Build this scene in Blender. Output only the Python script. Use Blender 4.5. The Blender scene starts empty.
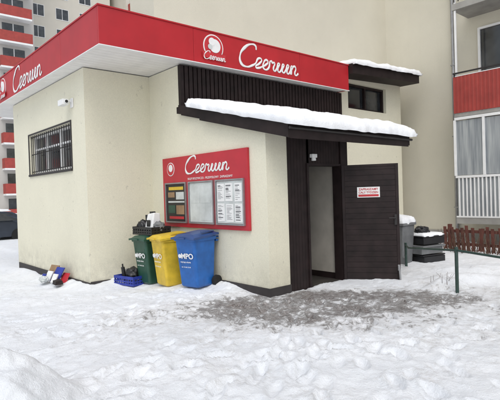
import bpy, bmesh, math, random
import numpy as np
from mathutils import Vector, Matrix, noise
random.seed(7); np.random.seed(7)
scene=bpy.context.scene
C=bpy.context.collection
rad=math.radians

# ---------------------------------------------------------------- materials
def newmat(name):
    m=bpy.data.materials.new(name); m.use_nodes=True
    return m, m.node_tree, m.node_tree.nodes['Principled BSDF']
def N(nt,t,**k):
    n=nt.nodes.new(t)
    for a,b in k.items(): setattr(n,a,b)
    return n
def ramp(nt,src,stops):
    r=N(nt,'ShaderNodeValToRGB'); e=r.color_ramp.elements
    while len(e)<len(stops): e.new(.5)
    for i,(p,c) in enumerate(stops):
        e[i].position=p; e[i].color=(c,c,c,1) if isinstance(c,(int,float)) else (*c,1)
    nt.links.new(src,r.inputs[0]); return r.outputs[0]
def tex(nt,scale,detail=4,rough=.6,vec=None,sc=None):
    n=N(nt,'ShaderNodeTexNoise'); n.inputs['Scale'].default_value=scale
    n.inputs['Detail'].default_value=detail; n.inputs['Roughness'].default_value=rough
    g=N(nt,'ShaderNodeNewGeometry'); v=g.outputs['Position']
    if sc:
        mp=N(nt,'ShaderNodeMapping'); mp.inputs['Scale'].default_value=sc
        nt.links.new(v,mp.inputs[0]); v=mp.outputs[0]
    nt.links.new(v,n.inputs['Vector']); return n.outputs['Fac']
def mix(nt,f,a,b,mode='MIX'):
    m=N(nt,'ShaderNodeMix',data_type='RGBA',blend_type=mode)
    for s,i in ((f,0),(a,6),(b,7)):
        if isinstance(s,(int,float)): m.inputs[i].default_value=s
        elif isinstance(s,tuple): m.inputs[i].default_value=(*s,1)
        else: nt.links.new(s,m.inputs[i])
    return m.outputs[2]
def bump(nt,b,h,strength=.3,dist=.01):
    n=N(nt,'ShaderNodeBump'); n.inputs['Strength'].default_value=strength; n.inputs['Distance'].default_value=dist
    nt.links.new(h,n.inputs['Height']); nt.links.new(n.outputs[0],b.inputs['Normal'])
def simple(name,col,rough=.6,var=.15,scale=6,bs=.1,metal=0,spec=.5):
    m,nt,b=newmat(name)
    f=tex(nt,scale,4)
    r=ramp(nt,f,[(.3,tuple(c*(1-var) for c in col)),(.7,tuple(min(1,c*(1+var)) for c in col))])
    nt.links.new(r,b.inputs['Base Color'])
    b.inputs['Roughness'].default_value=rough; b.inputs['Metallic'].default_value=metal
    b.inputs['Specular IOR Level'].default_value=spec
    if bs: bump(nt,b,tex(nt,scale*12,2),bs,.004)
    return m
def wallmat(name,col,dirt=.5,zb=.0):
    m,nt,b=newmat(name)
    big=ramp(nt,tex(nt,.9,4),[(.3,tuple(c*.93 for c in col)),(.7,col)])
    streak=ramp(nt,tex(nt,1.5,5,.7,sc=(4,4,.35)),[(.58,0.0),(.85,.3)])
    c=mix(nt,streak,big,tuple(x*y*.78 for x,y in zip(col,(1,.98,.92))))
    g=N(nt,'ShaderNodeNewGeometry'); s=N(nt,'ShaderNodeSeparateXYZ'); nt.links.new(g.outputs['Position'],s.inputs[0])
    mr=N(nt,'ShaderNodeMapRange'); mr.inputs[1].default_value=zb-.15; mr.inputs[2].default_value=zb+.6
    mr.inputs[3].default_value=1; mr.inputs[4].default_value=0; nt.links.new(s.outputs[2],mr.inputs[0])
    mu=N(nt,'ShaderNodeMath',operation='MULTIPLY'); nt.links.new(mr.outputs[0],mu.inputs[0])
    nt.links.new(ramp(nt,tex(nt,5,6,.75),[(.38,.05),(.68,dirt*1.2)]),mu.inputs[1])
    c=mix(nt,mu.outputs[0],c,(.21,.19,.16))
    sc=ramp(nt,tex(nt,5.5,4,.7,sc=(1,1,.8)),[(.66,0.0),(.70,dirt*.7)])
    c=mix(nt,sc,c,(.32,.30,.25))
    fine=ramp(nt,tex(nt,60,2,.6),[(.3,.90),(.7,1.0)])
    c=mix(nt,1.0,c,fine,'MULTIPLY')
    nt.links.new(c,b.inputs['Base Color']); b.inputs['Roughness'].default_value=.9
    b.inputs['Specular IOR Level'].default_value=.2
    bump(nt,b,tex(nt,90,3),.45,.01)
    return m
M={}
M['cream']=wallmat('cream_render',(.81,.775,.625),.45)
M['cream_apt']=wallmat('apartment_render',(.68,.645,.54),.08)
M['cream_far']=wallmat('far_render',(.66,.62,.54),.05)
M['greyfar']=wallmat('far_grey',(.55,.53,.5),.05)
M['plinth']=simple('plinth_dark',(.04,.035,.035),.8)
M['dark']=simple('dark_brown_wood',(.018,.011,.011),.6,.4,5,.25,spec=.3)
M['dark2']=simple('dark_metal',(.02,.017,.017),.5)
M['red']=simple('red_panel',(.43,.018,.026),.35,.14,1.2,.03)
M['redboard']=simple('red_board',(.46,.02,.035),.4,.1,3,.03)
M['redbalc']=simple('balcony_red',(.34,.05,.04),.6,.15,3)
M['white']=simple('white_paint',(.78,.78,.775),.5,.06,4)
M['soffit']=simple('soffit_white',(.80,.79,.77),.6,.06,4)
M['paper']=simple('paper',(.78,.78,.77),.6,.05,8,0)
M['paperg']=simple('paper_grey',(.55,.58,.57),.25,.2,3,0)
M['ink']=simple('ink',(.12,.12,.13),.6,.2,20,0)
M['yellow']=simple('yellow_plastic',(.64,.44,.035),.42,.18,6,.05)
M['blue']=simple('blue_plastic',(.014,.11,.38),.42,.2,6,.05)
M['bluelid']=simple('blue_lid',(.025,.065,.20),.4,.2,6,.05)
M['green']=simple('green_plastic',(.018,.07,.045),.42,.2,6,.05)
M['black']=simple('black_plastic',(.012,.012,.014),.4,.3,6,.05)
M['rubber']=simple('rubber',(.01,.01,.01),.8)
M['bluecrate']=simple('blue_crate',(.02,.04,.3),.45,.2,6,.05)
M['greybin']=simple('grey_plastic',(.16,.165,.17),.5,.2,6,.05)
M['grail']=simple('green_rail',(.03,.06,.05),.5,.3,15)
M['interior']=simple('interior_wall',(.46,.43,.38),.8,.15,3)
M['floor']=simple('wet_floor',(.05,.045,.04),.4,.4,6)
M['twig']=simple('twigs',(.10,.055,.035),.9,.5,9)
M['redwood']=simple('red_brown_wood',(.11,.035,.025),.8,.4,6,.2)
M['concrete']=simple('concrete',(.32,.31,.29),.85,.15,3)
M['metal']=simple('zinc',(.35,.35,.36),.4,.15,5,.05,.7)
M['carbody']=simple('car_paint',(.05,.06,.08),.25,.1,3,0,.4)
M['red2']=simple('red_ink',(.50,.03,.04),.5,.1,8,0)
M['brownbox']=simple('cardboard',(.28,.18,.1),.85,.2,6)
m,nt,b=newmat('window_glass'); 
nt.links.new(ramp(nt,tex(nt,1.2,3),[(.35,(.012,.014,.017)),(.7,(.06,.065,.07))]),b.inputs['Base Color'])
b.inputs['Roughness'].default_value=.08; b.inputs['Specular IOR Level'].default_value=.7; M['glass']=m
m,nt,b=newmat('curtain_glass'); 
nt.links.new(ramp(nt,tex(nt,2,3,sc=(5,5,.3)),[(.35,(.20,.22,.24)),(.7,(.44,.46,.46))]),b.inputs['Base Color'])
b.inputs['Roughness'].default_value=.12; M['glass2']=m
m,nt,b=newmat('snow')
nt.links.new(ramp(nt,tex(nt,2.5,5),[(.3,(.82,.84,.87)),(.7,(.90,.91,.93))]),b.inputs['Base Color'])
b.inputs['Roughness'].default_value=.75
bump(nt,b,tex(nt,26,5,.7),.6,.02); M['snow']=m
# ground
m,nt,b=newmat('snowy_ground')
at=N(nt,'ShaderNodeAttribute',attribute_name='trod')
n1=tex(nt,1.3,6,.8); n2=tex(nt,9,6,.85)
add=N(nt,'ShaderNodeMath',operation='MULTIPLY_ADD'); nt.links.new(n1,add.inputs[0]); add.inputs[1].default_value=1.6
n2s=N(nt,'ShaderNodeMath',operation='MULTIPLY'); nt.links.new(n2,n2s.inputs[0]); n2s.inputs[1].default_value=1.9; nt.links.new(n2s.outputs[0],add.inputs[2])
add2=N(nt,'ShaderNodeMath',operation='ADD'); nt.links.new(add.outputs[0],add2.inputs[0]); nt.links.new(at.outputs['Fac'],add2.inputs[1])
mr=N(nt,'ShaderNodeMapRange'); mr.inputs[1].default_value=2.28; mr.inputs[2].default_value=2.52
nt.links.new(add2.outputs[0],mr.inputs[0]); mask=mr.outputs[0]
mr2=N(nt,'ShaderNodeMapRange'); mr2.inputs[1].default_value=1.85; mr2.inputs[2].default_value=2.5
nt.links.new(add2.outputs[0],mr2.inputs[0]); 
snowc=ramp(nt,tex(nt,.8,6,.65),[(.3,(.81,.84,.88)),(.7,(.90,.915,.94))])
snowc=mix(nt,ramp(nt,n2,[(.52,0.0),(.85,.4)]),snowc,(.66,.68,.71))
snowc=mix(nt,mr2.outputs[0],snowc,(.62,.61,.60))
g=N(nt,'ShaderNodeNewGeometry'); br=N(nt,'ShaderNodeTexBrick'); nt.links.new(g.outputs['Position'],br.inputs[0])
br.inputs['Color1'].default_value=(.12,.09,.078,1); br.inputs['Color2'].default_value=(.08,.065,.06,1)
br.inputs['Mortar'].default_value=(.26,.25,.24,1); br.inputs['Scale'].default_value=5; br.inputs['Mortar Size'].default_value=.015
pc=mix(nt,ramp(nt,tex(nt,18,5,.85),[(.42,0.0),(.68,.95)]),br.outputs[0],(.55,.53,.52))
col=mix(nt,mask,snowc,pc)
nt.links.new(col,b.inputs['Base Color'])
rr=ramp(nt,mask,[(0,.8),(1,.45)]); nt.links.new(rr,b.inputs['Roughness']); b.inputs['Specular IOR Level'].default_value=.3
hs=N(nt,'ShaderNodeMath',operation='MULTIPLY_ADD'); nt.links.new(mask,hs.inputs[0]); hs.inputs[1].default_value=-.6
nt.links.new(tex(nt,16,6,.75),hs.inputs[2])
bump(nt,b,hs.outputs[0],.75,.045); M['ground']=m

# ---------------------------------------------------------------- helpers
def empty(name,loc=(0,0,0),rz=0):
    e=bpy.data.objects.new(name,None); e.location=loc; e.rotation_euler=(0,0,rz); C.objects.link(e); return e
def mk(name,verts,faces,mat,parent=None,smooth=False,bevel=0,mats=None,fm=None):
    me=bpy.data.meshes.new(name); me.from_pydata([tuple(v) for v in verts],[],faces); 
    bm=bmesh.new(); bm.from_mesh(me); bmesh.ops.recalc_face_normals(bm,faces=bm.faces); bm.to_mesh(me); bm.free()
    for k in (mats or [mat]): me.materials.append(M[k])
    if fm:
        for i,p in enumerate(me.polygons): p.material_index=fm[i]
    if smooth:
        for p in me.polygons: p.use_smooth=True
    o=bpy.data.objects.new(name,me); C.objects.link(o)
    if parent: o.parent=parent
    if bevel:
        md=o.modifiers.new('b','BEVEL'); md.width=bevel; md.segments=2; md.limit_method='ANGLE'
    return o
class MB:
    def __init__(s): s.v=[];s.f=[];s.m=[]
    def box(s,a,b,mi=0):
        x0,y0,z0=[min(a[i],b[i]) for i in range(3)]; x1,y1,z1=[max(a[i],b[i]) for i in range(3)]
        k=len(s.v); s.v+=[(x0,y0,z0),(x1,y0,z0),(x1,y1,z0),(x0,y1,z0),(x0,y0,z1),(x1,y0,z1),(x1,y1,z1),(x0,y1,z1)]
        for q in ((0,3,2,1),(4,5,6,7),(0,1,5,4),(1,2,6,5),(2,3,7,6),(3,0,4,7)): s.f.append(tuple(k+i for i in q)); s.m.append(mi)
        return s
    def hexa(s,v8,mi=0):
        k=len(s.v); s.v+=list(v8)
        for q in ((0,3,2,1),(4,5,6,7),(0,1,5,4),(1,2,6,5),(2,3,7,6),(3,0,4,7)): s.f.append(tuple(k+i for i in q)); s.m.append(mi)
        return s
    def tube(s,a,b,r0,r1=None,n=8,mi=0):
        r1=r0 if r1 is None else r1
        a=Vector(a);b=Vector(b); d=(b-a).normalized(); u=d.orthogonal().normalized(); w=d.cross(u); k=len(s.v)
        for c,r in((a,r0),(b,r1)):
            for i in range(n):
                t=2*math.pi*i/n; s.v.append(tuple(c+u*math.cos(t)*r+w*math.sin(t)*r))
        for i in range(n): j=(i+1)%n; s.f.append((k+i,k+j,k+n+j,k+n+i)); s.m.append(mi)
        s.f.append(tuple(k+i for i in range(n))[::-1]); s.m.append(mi)
        s.f.append(tuple(k+n+i for i in range(n))); s.m.append(mi)
        return s
    def prism(s,poly,z0,z1,mi=0):
        k=len(s.v);n=len(poly); s.v+=[(x,y,z0) for x,y in poly]+[(x,y,z1) for x,y in poly]
        s.f.append(tuple(range(k,k+n))[::-1]);s.m.append(mi); s.f.append(tuple(range(k+n,k+2*n)));s.m.append(mi)
        for i in range(n): j=(i+1)%n; s.f.append((k+i,k+j,k+n+j,k+n+i)); s.m.append(mi)
        return s
    def out(s,name,mats,parent=None,bevel=0,smooth=False):
        if isinstance(mats,str): mats=[mats]
        return mk(name,s.v,s.f,None,parent,smooth,bevel,mats,s.m)
def box(name,a,b,mat,parent=None,bevel=0): return MB().box(a,b).out(name,mat,parent,bevel)
def cut(o,boxes):
    m=MB()
    for a,b in boxes: m.box(a,b)
    c=m.out('cut','dark')
    md=o.modifiers.new('c','BOOLEAN'); md.object=c; md.solver='EXACT'
    bpy.context.view_layer.update()
    me=bpy.data.meshes.new_from_object(o.evaluated_get(bpy.context.evaluated_depsgraph_get()))
    o.modifiers.clear(); o.data=me; bpy.data.objects.remove(c)
def text(name,s,size,loc,facing,mat,parent,shear=0,align='CENTER',off=0,ext=.003,sx=1):
    cu=bpy.data.curves.new(name,'FONT'); cu.body=s; cu.size=size; cu.shear=shear; cu.align_x=align; cu.align_y='CENTER'
    cu.extrude=ext; cu.offset=off; cu.materials.append(M[mat])
    o=bpy.data.objects.new(name,cu); C.objects.link(o); o.parent=parent; o.location=loc
    o.rotation_euler=(rad(90),0,rad(-90) if facing=='x' else 0); o.scale=(sx,1,1); return o
GL={'C':[(.66,.80),(.60,.97),(.40,1.0),(.16,.78),(.04,.42),(.14,.08),(.38,-.03),(.62,.08),(.74,.2)],
'z':[(0,.3),(.08,.44),(.22,.42),(.16,.22),(.04,.03),(.16,.02),(.3,.1)],
'e':[(0,.12),(.16,.24),(.22,.38),(.13,.45),(.04,.3),(.06,.08),(.17,.0),(.30,.1)],
'r':[(0,.15),(.06,.46),(.12,.38),(.22,.40),(.22,.12),(.28,.02),(.36,.1)],
'u':[(0,.15),(.08,.42),(.06,.14),(.13,.01),(.23,.12),(.29,.42),(.28,.1),(.35,.02),(.44,.14)],
'i':[(0,.15),(.08,.43),(.07,.1),(.13,.01),(.22,.12)],
'n':[(0,.15),(.06,.42),(.05,.04),(.07,.25),(.17,.43),(.25,.35),(.25,.08),(.31,.01),(.42,.12)]}
def script(name,word,size,loc,facing,mat,parent,width=1,th=.05,shear=.28):
    pts=[];x=0
    for ch in word:
        g=GL[ch]
        for (a,b_) in g[(1 if x else 0):]: pts.append((x+a,b_))
        x+=g[-1][0]
    L=x
    cu=bpy.data.curves.new(name,'CURVE'); cu.dimensions='3D'; cu.bevel_depth=th*size; cu.bevel_resolution=1; cu.resolution_u=5
    sp=cu.splines.new('BEZIER'); sp.bezier_points.add(len(pts)-1)
    for i,(a,b_) in enumerate(pts):
        p=sp.bezier_points[i]; p.co=(((a-L/2)*width+shear*b_)*size,(b_-.45)*size,0); p.handle_left_type=p.handle_right_type='AUTO'
        p.radius=(1.6 if 1<i<7 else 1.15) if i%2 else .75
    cu.materials.append(M[mat]); o=bpy.data.objects.new(name,cu); C.objects.link(o); o.parent=parent; o.location=loc
    o.rotation_euler=(rad(90),0,rad(-90) if facing=='x' else 0); o.scale=(1,1,.15); return o
def snow_slab(name,x0,x1,y0,y1,zf,th,parent,step=.07,seed=0,edge=.12):
    nx=max(3,int((x1-x0)/step)); ny=max(3,int((y1-y0)/step)); v=[];f=[]
    for j in range(ny+1):
        for i in range(nx+1):
            a=i/nx; b_=j/ny
            x=x0+(x1-x0)*a; y=y0+(y1-y0)*b_
            d=min(x-x0,x1-x,y-y0,y1-y); e=min(1,max(0,d/edge)); e=math.sqrt(1-(1-e)**2)
            n=noise.noise(Vector((x*1.7+seed,y*1.7,seed)))*.35+noise.noise(Vector((x*6,y*6,seed)))*.18
            wx=(noise.noise(Vector((x*2+seed,y*2,9)))*.06+noise.noise(Vector((x*7+seed,y*7,4)))*.03)*(1-e)
            v.append((x+wx,y+wx,zf(x,y)+th*(.25+.75*e)*(1+n)))
    k=len(v)
    for (x,y,z) in list(v):
        cx,cy=(x0+x1)/2,(y0+y1)/2
        v.append((x+(cx-x)*.012,y+(cy-y)*.012,zf(x,y)-.018-.02*max(0,noise.noise(Vector((x*4,y*4,seed+2))))))
    W=nx+1
    for j in range(ny):
        for i in range(nx):
            a=j*W+i; f.append((a,a+1,a+W+1,a+W))
    def sk(a,b): f.append((a,b,b+k,a+k))
    for i in range(nx): sk(i,i+1); sk(ny*W+i,ny*W+i+1)
    for j in range(ny): sk(j*W,(j+1)*W); sk(j*W+nx,(j+1)*W+nx)
    return mk(name,v,f,'snow',parent,True)

# ---------------------------------------------------------------- ground
def ax(a,b,s,lo,hi):
    c=list(np.arange(a,b,s)); d=s; p=c[-1]
    while p<hi: d*=1.22; p+=d; c.append(p)
    d=s; p=c[0]; L=[]
    while p>lo: d*=1.22; p-=d; L.append(p)
    return np.array(L[::-1]+c)
xs=ax(0,10.5,.028,-500,500); ys=ax(-.5,11,.028,-500,500)
GX,GY=np.meshgrid(xs,ys)
CX=.7547*GX-.6561*GY; CY=.6561*GX+.7547*GY
Z=-np.minimum(.34,.053*np.maximum(0,-CX-1.0))
near=((np.abs(GX-5)<12)&(np.abs(GY-5)<12))
nz=np.zeros_like(Z)
for idx in np.argwhere(near):
    i,j=idx; x=GX[i,j];y=GY[i,j]
    nz[i,j]=noise.noise(Vector((x*.7,y*.7,3)))*.04+noise.noise(Vector((x*2.3,y*2.3,1)))*.028+noise.noise(Vector((x*6,y*6,5)))*.014+noise.noise(Vector((x*14,y*14,2)))*.008
def ell(cx,cy,a,b,ang=0):
    dx=CX-cx;dy=CY-cy;c,s=math.cos(ang),math.sin(ang)
    return ((dx*c+dy*s)/a)**2+((-dx*s+dy*c)/b)**2
t1=np.exp(-ell(1.2,7.0,1.9,.7,-.05)**2*.9); t2=np.exp(-ell(-.3,6.5,1.4,.65,.1)); t3=np.exp(-ell(2.6,7.1,1.6,.6,0)); t4=np.exp(-ell(1.3,5.9,2.4,.95,-.1))
trod=np.clip(.58*t1+.40*t2+.32*t3+.48*t4,0,.70)
Z+=nz*(1-.7*np.clip(trod*1.3,0,1))+.03*(1-np.clip(trod*1.4,0,1))*near
def dent(fx,fy,ang,L,W,dep,pw=2):
    i0,i1=np.searchsorted(ys,[fy-.3,fy+.3]); j0,j1=np.searchsorted(xs,[fx-.3,fx+.3])
    sx=GX[i0:i1,j0:j1]-fx; sy=GY[i0:i1,j0:j1]-fy; c,s=math.cos(ang),math.sin(ang)
    r=((sx*c+sy*s)/L)**2+((-sx*s+sy*c)/W)**2
    Z[i0:i1,j0:j1]-=dep*np.exp(-r**pw)-dep*.35*np.exp(-(r-1.8)**2*2)
paths=[((-.5,1.2),(5.6,4.6)),((0,3),(5.2,4.8)),((3,.5),(6,4.5)),((1.0,6.8),(5.0,4.6)),((1.5,9.5),(4.0,5.5)),((.5,4.5),(3.2,6.0)),((5,0),(6.5,4)),((2,5),(4.2,6.3)),((1.4,2.2),(4.8,4.2)),((3.5,1.0),(8,3.0)),((2.5,1.5),(5.4,4.4)),((.2,7.8),(5,4.7)),((1.8,4.0),(6.4,1.5))]
for (ax_,ay),(bx,by) in paths:
    for rep in range(2):
        ox,oy=random.gauss(0,.35),random.gauss(0,.35)
        d=math.hypot(bx-ax_,by-ay); a=math.atan2(by-ay,bx-ax_); n=int(d/.36)
        for k in range(n):
            t=k/n; s=.09*(1 if k%2 else -1)
            x=ax_+ox+(bx-ax_)*t-math.sin(a)*s+random.gauss(0,.03); y=ay+oy+(by-ay)*t+math.cos(a)*s+random.gauss(0,.03)
            if 0.2<x<10 and 0<y<10.5: dent(x,y,a+random.gauss(0,.2),.145,.058,random.uniform(.018,.05),3)
for k in range(420):
    dent(random.uniform(.3,8),random.uniform(0,7.5),random.uniform(0,6),random.uniform(.04,.12),random.uniform(.03,.06),random.uniform(.005,.02))
def heap(cx,cy,a,b,h):
    global Z
    Z=Z+h*np.exp(-ell(cx,cy,a,b)**1.6)*(1+7*nz)
heap(-1.92,3.65,.42,.42,.33); heap(-2.3,3.9,.5,.5,.16); heap(-1.7,3.1,.4,.3,.1); heap(3.05,7.55,.28,.16,.15); heap(3.5,8.0,.6,.3,.1); heap(4.6,8.9,1.2,.4,.12); heap(-3.9,8.0,.5,.3,.04)
def bank(dist,h,w): 
    global Z
    Z=Z+h*np.exp(-(np.maximum(dist,0)/w)**2)*(1+5*nz)
dx=np.maximum(0,3.61-GX); bank(np.hypot(dx,np.maximum(0,8.79-GY)),.08,.3)
dE=np.hypot(np.maximum(0,4.99-GX),np.maximum(0,6.3-GY)); bank(dE,.07,.25)
ins=(GX>5.1)&(GX<6.8)&(GY>5.3)&(GY<7.6); Z[ins]=-.03; trod[ins]=.78
ny_,nx_=GX.shape
V=np.stack([GX.ravel(),GY.ravel(),Z.ravel()],1)
a=(np.arange(ny_-1)[:,None]*nx_+np.arange(nx_-1)[None]).ravel()
F=np.stack([a,a+1,a+nx_+1,a+nx_],1)
me=bpy.data.meshes.new('ground'); me.vertices.add(len(V)); me.vertices.foreach_set('co',V.ravel())
me.loops.add(F.size); me.loops.foreach_set('vertex_index',F.ravel().astype(np.int32))
me.polygons.add(len(F)); me.polygons.foreach_set('loop_start',np.arange(0,F.size,4,dtype=np.int32))
me.update(calc_edges=True); me.validate()
me.polygons.foreach_set('use_smooth',np.ones(len(F),dtype=bool))
at=me.attributes.new('trod','FLOAT','POINT'); at.data.foreach_set('value',trod.ravel().astype(np.float32))
me.materials.append(M['ground']); go=bpy.data.objects.new('ground',me); C.objects.link(go)
def gz(x,y):
    j=min(nx_-1,np.searchsorted(xs,x)); i=min(ny_-1,np.searchsorted(ys,y)); return float(Z[i,j])

# ---------------------------------------------------------------- shop building
S=empty('shop_building')
body=MB().prism([(3.61,13.4),(3.61,8.79),(4.99,8.79),(4.99,7.65),(9.7,7.65),(9.7,13.4)],-.8,4.04).out('walls','cream',S)
cut(body,[((3.5,9.50,2.20),(3.79,12.15,3.12)),((5.2,7.5,-.9),(6.7,7.9,2.3))])
sec=box('rear_wing_walls',(9.7,7.76,-.8),(12.75,12,4.6),'cream',S)
cut(sec,[((10.25,7.6,3.74),(12.0,7.95,4.42))])
w=MB(); w.box((3.775,9.50,2.20),(3.785,12.15,3.12)); w.out('window_glass','glass',S)
w=MB()
for y0,y1 in ((9.50,9.57),(12.08,12.15),(10.38,10.44),(11.26,11.32)): w.box((3.72,y0,2.20),(3.774,y1,3.12))
w.box((3.722,9.57,2.20),(3.773,12.08,2.27)); w.box((3.722,9.57,3.05),(3.773,12.08,3.12)); w.box((3.724,9.57,2.76),(3.772,12.08,2.80))
w.out('window_frame','white',S)
w=MB()
for k in range(20): 
    y=9.55+k*(2.55/19); w.tube((3.64,y,2.21),(3.64,y,3.11),.009)
for z in (2.25,2.66,3.07): w.box((3.652,9.505,z),(3.662,12.145,z+.02))
w.box((3.575,9.46,2.15),(3.70,12.19,2.198))
w.out('window_grille','dark2',S)
w=MB().box((3.595,9.455,3.122),(3.608,12.20,3.155)).box((3.595,9.455,2.20),(3.608,9.498,3.121)).box((3.595,12.152,2.20),(3.608,12.2,3.121))
w.out('window_surround','dark2',S)
MB().box((10.25,7.93,3.74),(12.0,7.94,4.42)).out('wing_window_glass','glass',S)
w=MB().box((10.25,7.85,3.74),(12.0,7.92,3.80)).box((10.25,7.85,4.36),(12.0,7.92,4.42))
for x in (10.25,11.1,11.94): w.box((x,7.851,3.80),(x+.06,7.919,4.36))
w.out('wing_window_frame','dark',S)
def zr(x,y): return 4.70+.045*(x-9.7)+.02*(y-7.2)
w=MB().hexa([(9.0,7.2,zr(9,7.2)-.24),(12.85,7.2,zr(12.85,7.2)-.24),(12.85,11,zr(12.85,11)-.24),(9.0,11,zr(9,11)-.24),(9.0,7.2,zr(9,7.2)),(12.85,7.2,zr(12.85,7.2)),(12.85,11,zr(12.85,11)),(9.0,11,zr(9,11))])
cutr=w.out('wing_roof','dark',S); cut(cutr,[((8,7,4),(9.72,12,6))])
snow_slab('wing_roof_snow',9.73,12.93,7.12,8.55,zr,.13,S,.07,3)
w=MB().box((3.585,8.765,-.8),(3.608,13.3,.0)).box((3.6081,8.765,-.8),(4.965,8.788,.02)).box((4.965,5.31,-.5),(4.988,8.764,.13)).box((4.9881,5.315,-.5),(5.44,5.338,.13))
w.out('plinth','plinth',S)
zc=lambda y: 2.58+.2457*(y-4.72)
zu=lambda y: zc(y)-.16
def slopebox(m,x0,x1,y0,y1,z0,mi=0):
    m.hexa([(x0,y0,z0),(x1,y0,z0),(x1,y1,z0),(x0,y1,z0),(x0,y0,zu(y0)),(x1,y0,zu(y0)),(x1,y1,zu(y1)),(x0,y1,zu(y1))],mi)
w=MB(); slopebox(w,4.99,5.15,5.34,7.649,-.5); slopebox(w,5.151,5.44,5.34,5.5,-.5)
w.out('entrance_walls','cream',S)
w=MB(); slopebox(w,6.80,6.93,5.50,7.64,-.5); w.out('entrance_side_wall','cream',S)
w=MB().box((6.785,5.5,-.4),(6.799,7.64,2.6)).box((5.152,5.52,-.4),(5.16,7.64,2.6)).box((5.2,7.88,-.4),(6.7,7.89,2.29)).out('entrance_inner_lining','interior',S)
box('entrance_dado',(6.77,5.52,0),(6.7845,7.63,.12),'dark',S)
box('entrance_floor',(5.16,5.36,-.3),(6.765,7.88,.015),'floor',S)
w=MB()
x=5.441
while x<5.87:
    w.box((x,5.325,-.1),(x+.066,5.36,2.48)); x+=.071
x=5.88
while x<6.72:
    w.box((x,5.325,2.06),(x+.066,5.36,2.48)); x+=.071
w.box((5.441,5.361,-.1),(5.86,5.49,2.48)).box((5.87,5.361,2.06),(6.76,5.49,2.48))
w.box((5.861,5.30,-.1),(5.90,5.495,2.059)).box((6.74,5.30,-.1),(6.93,5.495,2.48)).box((5.901,5.305,2.02),(6.739,5.494,2.058))
w.out('dark_boarding','dark',S)
MB().box((5.96,5.26,2.15),(6.08,5.324,2.21)).tube((6.02,5.29,2.15),(6.02,5.29,2.10),.035,.04,14).out('door_lamp','white',S,.006)
# canopy
w=MB()
def slab(m,x0,x1,y0,y1,t0,t1,mi=0):
    m.hexa([(x0,y0,zc(y0)+t0),(x1,y0,zc(y0)+t0),(x1,y1,zc(y1)+t0),(x0,y1,zc(y1)+t0),(x0,y0,zc(y0)+t1),(x1,y0,zc(y0)+t1),(x1,y1,zc(y1)+t1),(x0,y1,zc(y1)+t1)],mi)
slab(w,4.89,7.99,4.76,7.57,-.17,-.01)
slab(w,4.85,4.889,4.72,6.85,-.215,.0); slab(w,7.991,8.03,4.72,7.57,-.2,.0); slab(w,4.8895,7.9905,4.72,4.759,-.225,.0)
w.out('canopy_roof','dark',S)
w=MB()
x=4.9
while x<7.95: slab(w,x,x+.09,4.77,7.5,-.19,-.171); x+=.1
w.out('canopy_soffit','dark',S)
w=MB(); w.tube((4.85,4.69,2.50),(8.05,4.69,2.48),.022); w.out('canopy_gutter','dark2',S)
snow_slab('canopy_snow',4.76,8.12,4.60,7.15,lambda x,y:zc(y),.17,S,.045,1,.18)
w=MB(); x=4.95
while x<9.66:
    w.box((x,7.56,3.24),(x+.075,7.62,4.03)); x+=.10
w.box((4.955,7.6201,3.245),(9.7,7.648,4.03)); w.box((4.90,7.50,3.12),(9.72,7.645,3.239))
w.out('dark_cladding','dark',S)
# roof deck, soffit, fascia
w=MB().box((3.33,7.36,4.10),(9.65,15.5,4.55)); w.out('roof_deck','concrete',S)
w=MB(); y=7.36
while y<15.4: w.box((3.33,y,4.06),(9.65,min(15.45,y+.14),4.099)); y+=.146
w.out('soffit','soffit',S)
w=MB()
seams=[3.28,5.1,7.95,9.70]
for i in range(3): w.box((seams[i]+(.0 if i==0 else .003),7.31,4.05),(seams[i+1]-.003,7.355,4.66))
ysm=[7.3555,9.0,10.6,12.2,13.8,15.5]
for i in range(5): w.box((3.28,ysm[i]+.003,4.05),(3.325,ysm[i+1]-.003,4.66))
w.box((9.655,7.356,4.05),(9.70,12,4.66))
w.out('red_fascia','red',S,.004)
MB().box((3.265,7.295,4.661),(9.715,7.37,4.685)).box((3.265,7.3705,4.661),(3.34,15.5,4.685)).out('fascia_coping','red',S)
MB().box((3.27,7.298,4.035),(9.71,7.357,4.049)).box((3.27,7.3575,4.035),(3.327,15.5,4.049)).out('fascia_drip','white',S)
snow_slab('roof_snow',3.36,9.7,7.40,8.58,lambda x,y:4.58,.14,S,.12,5)
def disc(name,c,r,facing,mat,th,parent,sx=1):
    m=MB(); n=Vector((-1,0,0)) if facing=='x' else Vector((0,-1,0)); m.tube(Vector(c)+n*th,c,r,r,32)
    return m.out(name,mat,parent)
script('fascia_sign_text','Czeruin',.46,(7.0,7.303,4.36),'y','white',S,width=1.36,th=.048)
def logo(facing,c,e):
    if facing=='y': P=lambda du,dn,dz:(c[0]+du,c[1]-dn,c[2]+dz)
    else: P=lambda du,dn,dz:(c[0]-dn,c[1]-du,c[2]+dz)
    disc('logo_ring',P(0,0,.03),.235,facing,'white',.006,e)
    disc('logo_disc',P(0,.007,.03),.212,facing,'red2',.005,e)
    disc('logo_face',P(.03,.0125,.05),.13,facing,'paper',.004,e)
    disc('logo_cap',P(-.04,.0170,.12),.075,facing,'paper',.004,e)
    disc('logo_nose',P(-.09,.0215,.02),.05,facing,'paperg',.003,e)
    m=MB(); a,b=P(-.27,.026,-.20),P(.27,.030,-.09); m.box(a,b); m.out('logo_band','red2',e,.004)
    script('logo_text','Czeruin',.15,P(0,.032,-.155),facing,'white',e,width=1.25,th=.05)
logo('y',(5.55,7.309,4.36),S)
script('side_fascia_text','Czeruin',.50,(3.272,11.1,4.35),'x','white',S,width=1.5,th=.05)
logo('x',(3.279,12.95,4.36),S)
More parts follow.
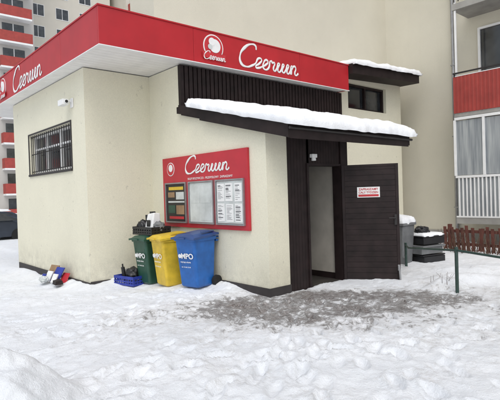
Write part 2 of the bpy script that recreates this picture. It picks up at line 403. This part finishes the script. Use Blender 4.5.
# door leaf
D=empty('door',(6.74,5.29,0),rad(-55.5)); D.parent=S
w=MB(); z=.06
while z<2.0:
    w.box((.05,-.006,z),(.90,.0,z+.088)); z+=.094
w.box((.0,.0005,.04),(.95,.04,2.03)); w.box((0,-.014,.04),(.049,0,2.03)).box((.901,-.014,.04),(.95,0,2.03)).box((.049,-.014,1.99),(.901,0,2.03))
w.out('leaf','dark',D,.002)
w=MB().box((.87,-.03,.98),(.91,-.0145,1.16)).tube((.89,-.03,1.1),(.89,-.07,1.1),.009).tube((.89,-.065,1.1),(.78,-.065,1.1),.009)
w.out('handle','dark2',D)
MB().tube((.925,-.03,.28),(.945,-.06,-.03),.016).box((.905,-.035,.2),(.94,-.0145,.3)).out('door_stop','metal',D)
MB().box((.26,-.018,1.46),(.64,-.0145,1.64)).out('sign_plate','paper',D)
text('sign_text','ZAPRASZAMY',.052,(.45,-.02,1.60),'y','red2',D,ext=.001,off=.001)
text('sign_text','CALY TYDZIEN',.048,(.45,-.02,1.545),'y','red2',D,ext=.001,off=.001)
MB().box((.28,-.020,1.475),(.62,-.0185,1.512)).out('sign_bar','red2',D)

# ---------------------------------------------------------------- notice board
B=empty('notice_board')
MB().box((4.94,5.72,1.0),(4.986,8.28,2.32)).out('board','redboard',B,.004)
script('header_text','Czeruin',.30,(4.936,6.85,2.13),'x','white',B,width=1.6,th=.055)
disc('header_logo',(4.939,7.98,2.10),.13,'x','white',.005,B); disc('header_logo_disc',(4.9335,7.98,2.10),.115,'x','red2',.003,B); disc('header_logo_face',(4.930,7.97,2.12),.07,'x','paper',.003,B)
text('header_subtext','SKLEP SPOZYWCZO - PRZEMYSLOWY  ZAPRASZAMY',.055,(4.937,6.75,1.89),'x','white',B,ext=.001)
w=MB()
for y0,y1 in ((7.45,8.17),(6.61,7.37),(5.80,6.55)):
    w.box((4.905,y0,1.08),(4.9395,y0+.025,1.84)).box((4.905,y1-.025,1.08),(4.9395,y1,1.84)).box((4.905,y0+.025,1.08),(4.9395,y1-.025,1.105)).box((4.905,y0+.025,1.815),(4.9395,y1-.025,1.84))
w.out('case_frames','metal',B)
box('poster_dark',(4.925,7.48,1.11),(4.9385,8.14,1.81),'black',B)
w=MB()
for (a,b,c,d,mi) in ((7.55,8.05,1.70,1.76,0),(7.85,8.08,1.56,1.66,4),(7.53,7.8,1.52,1.66,2),(7.52,8.08,1.46,1.49,2),(7.84,8.08,1.26,1.41,3),(7.53,7.8,1.24,1.41,4),(7.55,8.05,1.15,1.20,1)):
    w.box((4.922-.0004*mi,a,c),(4.9245,b,d),mi)
w.out('poster_blocks',['yellow','red2','paperg','green','brownbox'],B)
box('poster_grey',(4.925,6.64,1.11),(4.9385,7.34,1.81),'paperg',B)
MB().box((4.922,6.70,1.45),(4.9245,6.98,1.78)).box((4.922,7.03,1.45),(4.9245,7.30,1.78)).box((4.922,6.72,1.14),(4.9245,7.02,1.42)).out('notices','paperg',B)
box('notice_back',(4.925,5.83,1.11),(4.9385,6.52,1.81),'paperg',B)
w=MB(); ink=MB()
for y0 in (5.86,6.09,6.31):
    for z0 in (1.13,1.47):
        ty=random.uniform(-.01,.01); z1=z0+random.uniform(-.01,.01)
        w.box((4.921,y0+ty,z1),(4.9245,y0+ty+.19,z1+.30))
        z=z1+.27
        while z>z1+.03:
            ink.box((4.9195,y0+ty+.17,z),(4.9205,y0+ty+.17-random.uniform(.06,.15),z-.005 if random.random()<.85 else z-.014)); z-=random.choice([.018,.018,.03])
w.out('sheets','paper',B); ink.out('sheet_text','ink',B)

# ---------------------------------------------------------------- security camera
K=empty('security_camera')
w=MB().box((3.585,9.30,3.38),(3.608,9.44,3.56)).tube((3.59,9.37,3.50),(3.47,9.37,3.50),.02)
w.box((3.40,9.31,3.42),(3.52,9.58,3.53)).tube((3.46,9.31,3.475),(3.46,9.27,3.475),.04)
w.out('housing','white',K,.006)
MB().tube((3.46,9.27,3.475),(3.46,9.262,3.475),.03).out('lens','black',K)

# ---------------------------------------------------------------- wheelie bins
def wheelie(col,lid,x,y,rz,name='wheelie_bin'):
    E=empty(name,(x,y,gz(x,y)-.02),rz); E.scale=(1,1,.95)
    w=MB()
    def ring(z,xa,xb,hw,r=.04):
        pts=[]
        for (cx,cy,a0) in ((xb-r,hw-r,0),(xa+r,hw-r,90),(xa+r,-hw+r,180),(xb-r,-hw+r,270)):
            for k in range(4):
                t=rad(a0+k*30); pts.append((cx+math.cos(t)*r,cy+math.sin(t)*r,z))
        return pts
    rs=[ring(.03,-.17,.22,.18),ring(.06,-.19,.23,.195),ring(.84,-.27,.25,.225),ring(.842,-.29,.27,.245),ring(.90,-.295,.27,.25),ring(.901,-.265,.25,.225),ring(.5,-.22,.22,.2)]
    v=[];f=[]
    for r in rs: v+=r
    n=16
    for k in range(len(rs)-1):
        for i in range(n): j=(i+1)%n; f.append((k*n+i,k*n+j,(k+1)*n+j,(k+1)*n+i))
    f.append(tuple(range(n))); 
    mk('body',v,f,col,E,False,.003)
    w=MB()
    for yy in (-.15,.15): w.hexa([(-.195,yy-.012,.1),(-.18,yy-.012,.1),(-.18,yy+.012,.1),(-.195,yy+.012,.1),(-.262,yy-.012,.72),(-.245,yy-.012,.72),(-.245,yy+.012,.72),(-.262,yy+.012,.72)])
    w.box((.271,-.22,.80),(.33,.22,.835)); w.tube((.33,-.22,.88),(.33,.22,.88),.016); w.box((.26,-.2,.86),(.33,-.17,.895)); w.box((.26,.17,.86),(.33,.2,.895))
    w.out('ribs',col,E,.004)
    v=[];f=[];nx,ny=8,6
    for i in range(nx+1):
        for j in range(ny+1):
            a=i/nx;b=j/ny; X=-.325+.62*a; Y=-.265+.53*b
            d=min(a,1-a,b,1-b); zz=.905+.035*min(1,d*8)+.05*a+.02*math.sin(math.pi*b)
            v.append((X,Y,zz))
    k=len(v); W=ny+1
    v+=[(x_,y_,z_-.035 if (i_//W in(0,nx) or i_%W in(0,ny)) else z_-.02) for i_,(x_,y_,z_) in enumerate(list(v))]
    for i in range(nx):
        for j in range(ny): a_=i*W+j; f.append((a_,a_+1,a_+W+1,a_+W)); f.append((k+a_,k+a_+W,k+a_+W+1,k+a_+1))
    for i in range(nx): f.append((i*W,(i+1)*W,k+(i+1)*W,k+i*W)); f.append((i*W+ny,(i+1)*W+ny,k+(i+1)*W+ny,k+i*W+ny))
    for j in range(ny): f.append((j,j+1,k+j+1,k+j)); f.append((nx*W+j,nx*W+j+1,k+nx*W+j+1,k+nx*W+j))
    mk('lid',v,f,lid,E)
    MB().box((-.35,-.07,.885),(-.326,.07,.91)).box((-.1,-.24,.985),(.2,-.2,1.0)).out('lid_grip',lid,E,.004)
    MB().tube((.23,-.27,.1),(.23,-.215,.1),.1,n=20).tube((.23,.215,.1),(.23,.27,.1),.1,n=20).tube((.23,-.21,.1),(.23,.21,.1),.012).out('wheels','rubber',E)
    P=empty('print',(-.2415,0,.52),0); P.parent=E; P.rotation_euler=(0,rad(-5.6),0)
    text('logo','MPO',.13,(-.018,-.045,.06),'x','paper',P,ext=.001,off=.003)
    text('caption','segreguj odpady',.036,(-.018,0,-.04),'x','paper',P,ext=.001)
    text('caption','tel. 12 646 22 00',.03,(-.018,0,-.13),'x','paper',P,ext=.001)
    MB().tube((-.017,.12,.06),(-.0205,.12,.06),.036,n=20).out('emblem','paper',P)
    return E
wheelie('blue','bluelid',4.60,6.72,rad(12))
wheelie('yellow','yellow',4.49,7.36,rad(-4))
wheelie('green','green',4.47,7.98,rad(3))
def crate(name,x,y,z,L,W,H,rz,mat):
    E=empty(name,(x,y,z),rz); w=MB(); t=.014
    w.box((-L/2,-W/2,0),(L/2,W/2,t))
    for zz in (t,H*.36,H*.7,H-.025):
        h=.025
        w.box((-L/2,-W/2,zz),(L/2,-W/2+t,zz+h)).box((-L/2,W/2-t,zz),(L/2,W/2,zz+h)).box((-L/2,-W/2+t,zz),(-L/2+t,W/2-t,zz+h)).box((L/2-t,-W/2+t,zz),(L/2,W/2-t,zz+h))
    n=8
    for k in range(n+1):
        xx=-L/2+.01+(L-.035)*k/n
        w.box((xx,-W/2+.002,t),(xx+.022,-W/2+t-.002,H-.026)).box((xx,W/2-t+.002,t),(xx+.022,W/2-.002,H-.026))
    for k in range(6):
        yy=-W/2+.02+(W-.06)*k/5
        w.box((-L/2+.002,yy,t),(-L/2+t-.002,yy+.022,H-.026)).box((L/2-t+.002,yy,t),(L/2-.002,yy+.022,H-.026))
    w.out('lattice',mat,E); return E
def blob(name,c,r,mat,parent=None,seed=0,sq=(1,1,1),fr=2.2,amp=.3):
    bm=bmesh.new(); bmesh.ops.create_icosphere(bm,subdivisions=4,radius=1)
    for v in bm.verts:
        n=noise.noise(v.co*fr+Vector((seed,0,0)))*amp+abs(noise.noise(v.co*5+Vector((seed,3,0))))*amp*.8
        v.co=Vector((v.co.x*sq[0],v.co.y*sq[1],v.co.z*sq[2]))*r*(1+n)+Vector(c)
    me=bpy.data.meshes.new(name); bm.to_mesh(me); bm.free(); me.materials.append(M[mat])
    for p in me.polygons: p.use_smooth=True
    o=bpy.data.objects.new(name,me); C.objects.link(o); o.parent=parent; return o
bc=crate('plastic_crate',4.20,8.30,gz(4.2,8.3)-.01,.56,.38,.17,rad(-78),'bluecrate')
blob('bag',(.05,0,.20),.12,'black',bc,2,(1,1,.9))
blob('bag',(-.15,.04,.17),.10,'greybin',bc,5,(1,1,.9))
MB().tube((-.1,-.08,.05),(-.12,-.1,.32),.035,n=12).tube((-.12,-.1,.32),(-.123,-.104,.38),.014,n=10).out('bottle','black',bc)
kc=crate('plastic_crate',4.50,8.02,gz(4.47,7.98)+.90,.66,.42,.15,rad(-87),'black')
MB().box((-.315,-.195,.015),(-.30,.195,.12)).box((.30,-.195,.015),(.315,.195,.12)).box((-.299,-.195,.015),(.299,-.18,.12)).out('inner_sides','black',kc)
w=MB(); w.hexa([(-.12,-.10,.03),(.15,-.10,.03),(.15,.12,.03),(-.12,.12,.03),(-.09,-.02,.38),(.13,-.02,.41),(.13,.12,.39),(-.09,.12,.37)]); w.out('white_canister','white',kc,.02)
MB().box((-.05,-.0,.385),(.05,.07,.425)).tube((-.18,.05,.03),(-.20,.05,.36),.045,n=12).box((-.03,-.085,.15),(.08,-.065,.27)).out('cap','black',kc,.005)
blob('bag',(-.20,-.05,.15),.11,'black',kc,9)
blob('bag',(.23,.02,.14),.10,'greybin',kc,11)
T=empty('discarded_cartons',(3.38,9.95,gz(3.38,9.95)),rad(-80))
def lean(m,x0,x1,y0,h,dy,mi,rot=0):
    m.hexa([(x0,y0,0),(x1,y0,0),(x1,y0+.02,0),(x0,y0+.02,0),(x0+rot,y0+dy,h),(x1+rot,y0+dy,h),(x1+rot,y0+dy+.02,h),(x0+rot,y0+dy+.02,h)],mi)
w=MB(); lean(w,-.40,-.08,-.02,.30,.12,0,.03); lean(w,-.12,.16,-.08,.28,.14,1,.05); lean(w,.14,.36,-.02,.17,.12,2,-.04); lean(w,-.3,-.1,-.12,.20,.08,3,.05); lean(w,.0,.17,-.14,.17,.05,3,.05); lean(w,-.4,-.28,-.14,.14,.05,1,.03)
w.hexa([(.2,-.2,0),(.42,-.26,0),(.46,-.12,0),(.24,-.06,0),(.22,-.2,.07),(.42,-.24,.08),(.44,-.12,.07),(.25,-.08,.09)],4)
w.out('cartons',['brownbox','bluecrate','red2','paper','dark'],T)
blob('bag',(-.2,-.16,.05),.08,'paperg',T,4,(1.4,1,.7),2.8,.4)
# ---------------------------------------------------------------- bins near passage
E=empty('snow_covered_bin',(9.0,5.62,0),rad(5))
MB().hexa([(-.22,-.2,.0),(.22,-.2,.0),(.22,.2,.0),(-.22,.2,.0),(-.27,-.25,.82),(.27,-.25,.82),(.27,.25,.82),(-.27,.25,.82)]).box((-.30,-.28,.822),(.30,.28,.88)).tube((-.24,-.2,.1),(-.16,-.2,.1),.1).out('bin_body','greybin',E,.015)
snow_slab('bin_snow',-.3,.3,-.28,.28,lambda x,y:.88,.17,E,.04,8,.2)
E=empty('storage_crates',(9.6,5.35,0),rad(-12))
for k in range(3):
    a_=(.03,-.04,.02)[k]
    MB().box((-.32+a_,-.24,.0+k*.2),(.32+a_,.24,.145+k*.2)).box((-.34+a_,-.26+a_,.15+k*.2),(.34+a_,.26+a_,.18+k*.2)).out('crate_box','black' if k!=1 else 'greybin',E,.01)
snow_slab('crate_snow',-.31,.33,-.25,.25,lambda x,y:.585,.06,E,.04,8,.1)
blob('sack',(-.1,-.02,.68),.13,'black',E,21,(1.2,1,.7))
# ---------------------------------------------------------------- railing
R=empty('metal_railing')
P=[(8.6,5.2,.46),(7.95,4.75,.50),(7.05,3.42,.64),(6.5,2.3,.64),(6.1,.6,.64),(5.9,-1.5,.64)]
w=MB()
for a,b in zip(P[:-1],P[1:]): w.tube(a,b,.017,n=10)
for p in (P[0],P[2],P[4],P[5]): w.tube((p[0],p[1],-.2),(p[0],p[1],p[2]+.05),.026,n=10)
w.out('rails','grail',R)
# ---------------------------------------------------------------- apartment building
A=empty('apartment_building')
H=32
MB().prism([(5.05,8.6),(13.4,8.6),(13.4,-14),(24,-14),(24,17),(9,17),(9,9.6),(5.05,9.6)],-1,H).out('walls','cream_apt',A)
box('base_course',(13.36,-14,-.5),(13.398,8.59,.35),'concrete',A)
w=MB().tube((13.33,6.42,.1),(13.33,6.42,H),.045,n=10)
for z in np.arange(1,H,2.0): w.box((13.28,6.36,z),(13.399,6.48,z+.03))
w.out('downpipe','metal',A)
def balcony(y0,y1):
    fr=MB(); rd=MB(); gl=MB(); wh=MB(); cur=MB(); bk=MB()
    for s in range(10):
        z=.62+2.8*s
        fr.box((12.45,y0,z),(13.39,y1,z+.16))
        gl.box((13.38,y0+.3,z+.3),(13.396,y1-.3,z+2.45))
        for yy in np.arange(y0+.3,y1-.29,(y1-y0-.6)/3): wh.box((13.33,yy-.03,z+.3),(13.379,yy+.03,z+2.45))
        wh.box((13.331,y0+.3,z+2.4),(13.378,y1-.3,z+2.46)); wh.box((13.331,y0+.3,z+.95),(13.378,y1-.3,z+1.0))
        if s==0:
            k=y0
            while k<y1-.05: wh.box((12.45,k,z+.2),(12.475,k+.035,z+1.2)); k+=.10
            wh.box((12.44,y0,z+1.2),(12.50,y1,z+1.26)); wh.box((12.44,y0,z+.162),(12.5,y1,z+.2))
            cur.box((12.49,y0+.02,z+.2),(12.5,y1-.02,z+1.19))
            cur.box((12.475,y0+.03,z+1.27),(12.485,y1-.03,z+2.7))
            for yy in np.arange(y0,y1+.01,(y1-y0)/5): wh.box((12.44,yy-.03,z+1.262),(12.5,yy+.03,z+2.72))
            wh.box((12.442,y0,z+2.721),(12.5,y1,z+2.79))
        elif s%2==1:
            k=y0+.05
            rd.box((12.44,y0,z+.1),(12.46,y1,z+1.05))
            while k<y1-.05: rd.box((12.425,k,z+.101),(12.4399,k+.05,z+1.049)); k+=.10
            bk.box((12.41,y0,z+1.12),(12.45,y1,z+1.155)); bk.box((12.41,y0+.02,z+1.05),(12.45,y0+.05,z+1.12)); bk.box((12.41,y1-.05,z+1.05),(12.45,y1-.02,z+1.12))
            wh.box((12.43,y0,z+1.051),(12.47,y1,z+1.07)); rd.box((12.471,y0,z+.161),(13.39,y0+.04,z+1.05)); rd.box((12.471,y1-.04,z+.161),(13.39,y1,z+1.05))
        else:
            k=y0
            while k<y1-.02: bk.box((12.45,k,z+.2),(12.47,k+.02,z+1.1)); k+=.11
            wh.box((12.44,y0,z+1.1),(12.49,y1,z+1.14))
        if s>0:
            wh.box((12.471,y0+.041,z+.161),(12.5,y0+.09,z+2.79)); wh.box((12.471,y1-.09,z+.161),(12.5,y1-.041,z+2.79))
    fr.out('balcony_slabs','concrete',A); rd.out('balcony_parapets','redbalc',A); gl.out('window_glass','glass',A); wh.out('white_frames','white',A); cur.out('balcony_glazing','glass2',A); bk.out('balcony_rails','dark2',A)
balcony(2.3,6.0); balcony(-4.5,-.8); balcony(-11,-7.5)
# low red-brown timber fence under the balcony, with a few twigs
FE=empty('wooden_fence'); w=MB(); y=5.85; i=0
while y>1.2:
    t=random.uniform(-.10,.10); h=random.uniform(.56,.66)
    w.hexa([(11.60,y,-.1),(11.625,y,-.1),(11.625,y+.07,-.1),(11.60,y+.07,-.1),(11.62,y+t,h),(11.645,y+t,h),(11.645,y+.07+t,h),(11.62,y+.07+t,h)])
    y-=.115; i+=1
for z in (.14,.46): w.box((11.648,1.2,z),(11.69,5.9,z+.07))
for y in (1.25,2.8,4.3,5.8): w.box((11.692,y,-.2),(11.77,y+.08,.66))
w.out('pickets','redwood',FE)
w=MB()
for k in range(260):
    x=11.35+random.gauss(0,.12); y=random.uniform(1.8,5.9); h=random.uniform(.2,.6)
    w.tube((x,y,-.02),(x+random.gauss(0,.3)*h,y+random.gauss(0,.3)*h,h),.008,.003,n=4)
w.out('bare_hedge','twig')
w=MB()
for k in range(14): 
    x=7.25+random.gauss(0,.12); y=3.75+random.gauss(0,.12); w.tube((x,y,.05),(x+random.gauss(0,.06),y+random.gauss(0,.06),.16+random.uniform(0,.1)),.004,.0015,n=4)
w.out('dry_weeds','twig')
# ---------------------------------------------------------------- distant blocks
def block(name,x0,x1,y0,dep,h,wall,balc,storey=2.8,bay=3.2,z0=-.6):
    E=empty(name); box('walls',(x0,y0,z0-.5),(x1,y0+dep,h),wall,E)
    g=MB();wh=MB();r=MB();k=0
    x=x0+.8
    while x<x1-2.2:
        isb=balc and (k%2==0)
        for s in range(int((h-1)/storey)):
            z=z0+.9+s*storey
            if isb:
                r.box((x-.5,y0-1.1,z-.75),(x+2.9,y0-1.04,z+.35)); r.box((x-.5,y0-1.039,z-.75),(x-.45,y0,z+.35)); wh.box((x-.5,y0-1.1,z-.95),(x+2.9,y0-.001,z-.751))
                g.box((x,y0-.02,z-.6),(x+2.3,y0-.003,z+1.5)); wh.box((x+1.1,y0-.05,z-.6),(x+1.2,y0-.021,z+1.5)); 
            else:
                g.box((x+.3,y0-.02,z+.1),(x+1.9,y0-.003,z+1.5))
                wh.box((x+.24,y0-.05,z+.03),(x+.3,y0-.002,z+1.56)).box((x+1.9,y0-.05,z+.03),(x+1.96,y0-.002,z+1.56)).box((x+.3,y0-.05,z+.03),(x+1.9,y0-.002,z+.1)).box((x+.3,y0-.05,z+1.5),(x+1.9,y0-.002,z+1.56)).box((x+1.07,y0-.05,z+.1),(x+1.13,y0-.021,z+1.5))
        x+=bay+(.6 if isb else 0); k+=1
    g.out('windows','glass',E); wh.out('frames','white',E)
    if r.v: r.out('balconies','redbalc',E)
block('tower_block',-14,18.2,58,12,42,'greyfar',True)
block('tower_block',19.0,31,65,12,42,'cream_far',False)
block('tower_block',32,64,62,12,42,'cream_far',True)
def car(x,y,rz,mat):
    E=empty('parked_car',(x,y,-.32),rz)
    prof=[(-2.1,.35),(-2.12,.75),(-1.95,.92),(-1.35,1.0),(-.75,1.42),(.35,1.47),(1.15,1.38),(1.85,.98),(2.08,.9),(2.12,.4),(1.8,.25),(-1.8,.25)]
    v=[];n=len(prof)
    for side in (-1,1):
        for (a,z) in prof: 
            hw=.85 if z<1.05 else .64
            v.append((a,side*hw,z))
    f=[tuple(range(n)),tuple(range(n,2*n))[::-1]]+[(i,(i+1)%n,n+(i+1)%n,n+i) for i in range(n)]
    mk('body',v,f,mat,E,False,.06)
    g=MB()
    for s in (-1,1):
        g.hexa([(-1.1,s*.80,1.0),(1.45,s*.80,1.0),(1.45,s*.81,1.0),(-1.1,s*.81,1.0),(-.68,s*.69,1.36),(1.05,s*.69,1.33),(1.05,s*.70,1.33),(-.68,s*.70,1.36)])
    g.hexa([(-1.36,-.7,1.02),(-1.36,.7,1.02),(-1.3,.7,1.02),(-1.3,-.7,1.02),(-.84,-.6,1.38),(-.84,.6,1.38),(-.78,.6,1.38),(-.78,-.6,1.38)])
    g.out('windows','glass',E)
    w=MB()
    for a in (-1.3,1.3):
        for s in (-1,1): w.tube((a,s*.68,.31),(a,s*.87,.31),.31,n=24)
    w.out('wheels','rubber',E)
    MB().box((2.06,-.75,.65),(2.14,-.5,.82)).box((2.06,.5,.65),(2.14,.75,.82)).out('lamps','red2',E,.01)
    snow_slab('roof_snow',-.7,1.1,-.6,.6,lambda x,y:1.44,.1,E,.1,4,.15)
    snow_slab('boot_snow',1.35,2.05,-.7,.7,lambda x,y:1.36-(x-1.15)*.52,.09,E,.1,4,.15)
car(5.1,24.6,rad(4),'carbody'); car(4.6,29.5,rad(2),'metal')

# ---------------------------------------------------------------- light, world, camera
sun=bpy.data.lights.new('sun','SUN'); sun.energy=1.15; sun.angle=rad(40); sun.color=(1,.985,.965)
so=bpy.data.objects.new('sun',sun); C.objects.link(so)
d=Vector((-.50,-.62,1.15)).normalized()
so.rotation_euler=d.to_track_quat('Z','Y').to_euler()
wd=bpy.data.worlds.new('World'); scene.world=wd; wd.use_nodes=True; nt=wd.node_tree
sky=nt.nodes.new('ShaderNodeTexSky'); sky.sky_type='NISHITA'; sky.sun_disc=False
sky.sun_elevation=math.asin(d.z); sky.sun_rotation=math.atan2(d.x,d.y); sky.dust_density=2.5; sky.air_density=1.5
hs=nt.nodes.new('ShaderNodeHueSaturation'); hs.inputs['Saturation'].default_value=.48; hs.inputs['Value'].default_value=1.15
nt.links.new(sky.outputs[0],hs.inputs['Color']); bg=nt.nodes['Background']; nt.links.new(hs.outputs[0],bg.inputs[0]); bg.inputs[1].default_value=.15
cam=bpy.data.cameras.new('camera'); cam.sensor_width=36; cam.lens=34.56; cam.clip_end=2000; cam.clip_start=.05
co=bpy.data.objects.new('camera',cam); C.objects.link(co); scene.camera=co
co.matrix_world=Matrix.Translation((0,0,1.6))@Matrix.Rotation(rad(-41),4,'Z')@Matrix.Rotation(rad(90-.84),4,'X')@Matrix.Rotation(rad(-1.8),4,'Z')
scene.view_settings.view_transform='Standard'; scene.view_settings.look='None'; scene.view_settings.exposure=0
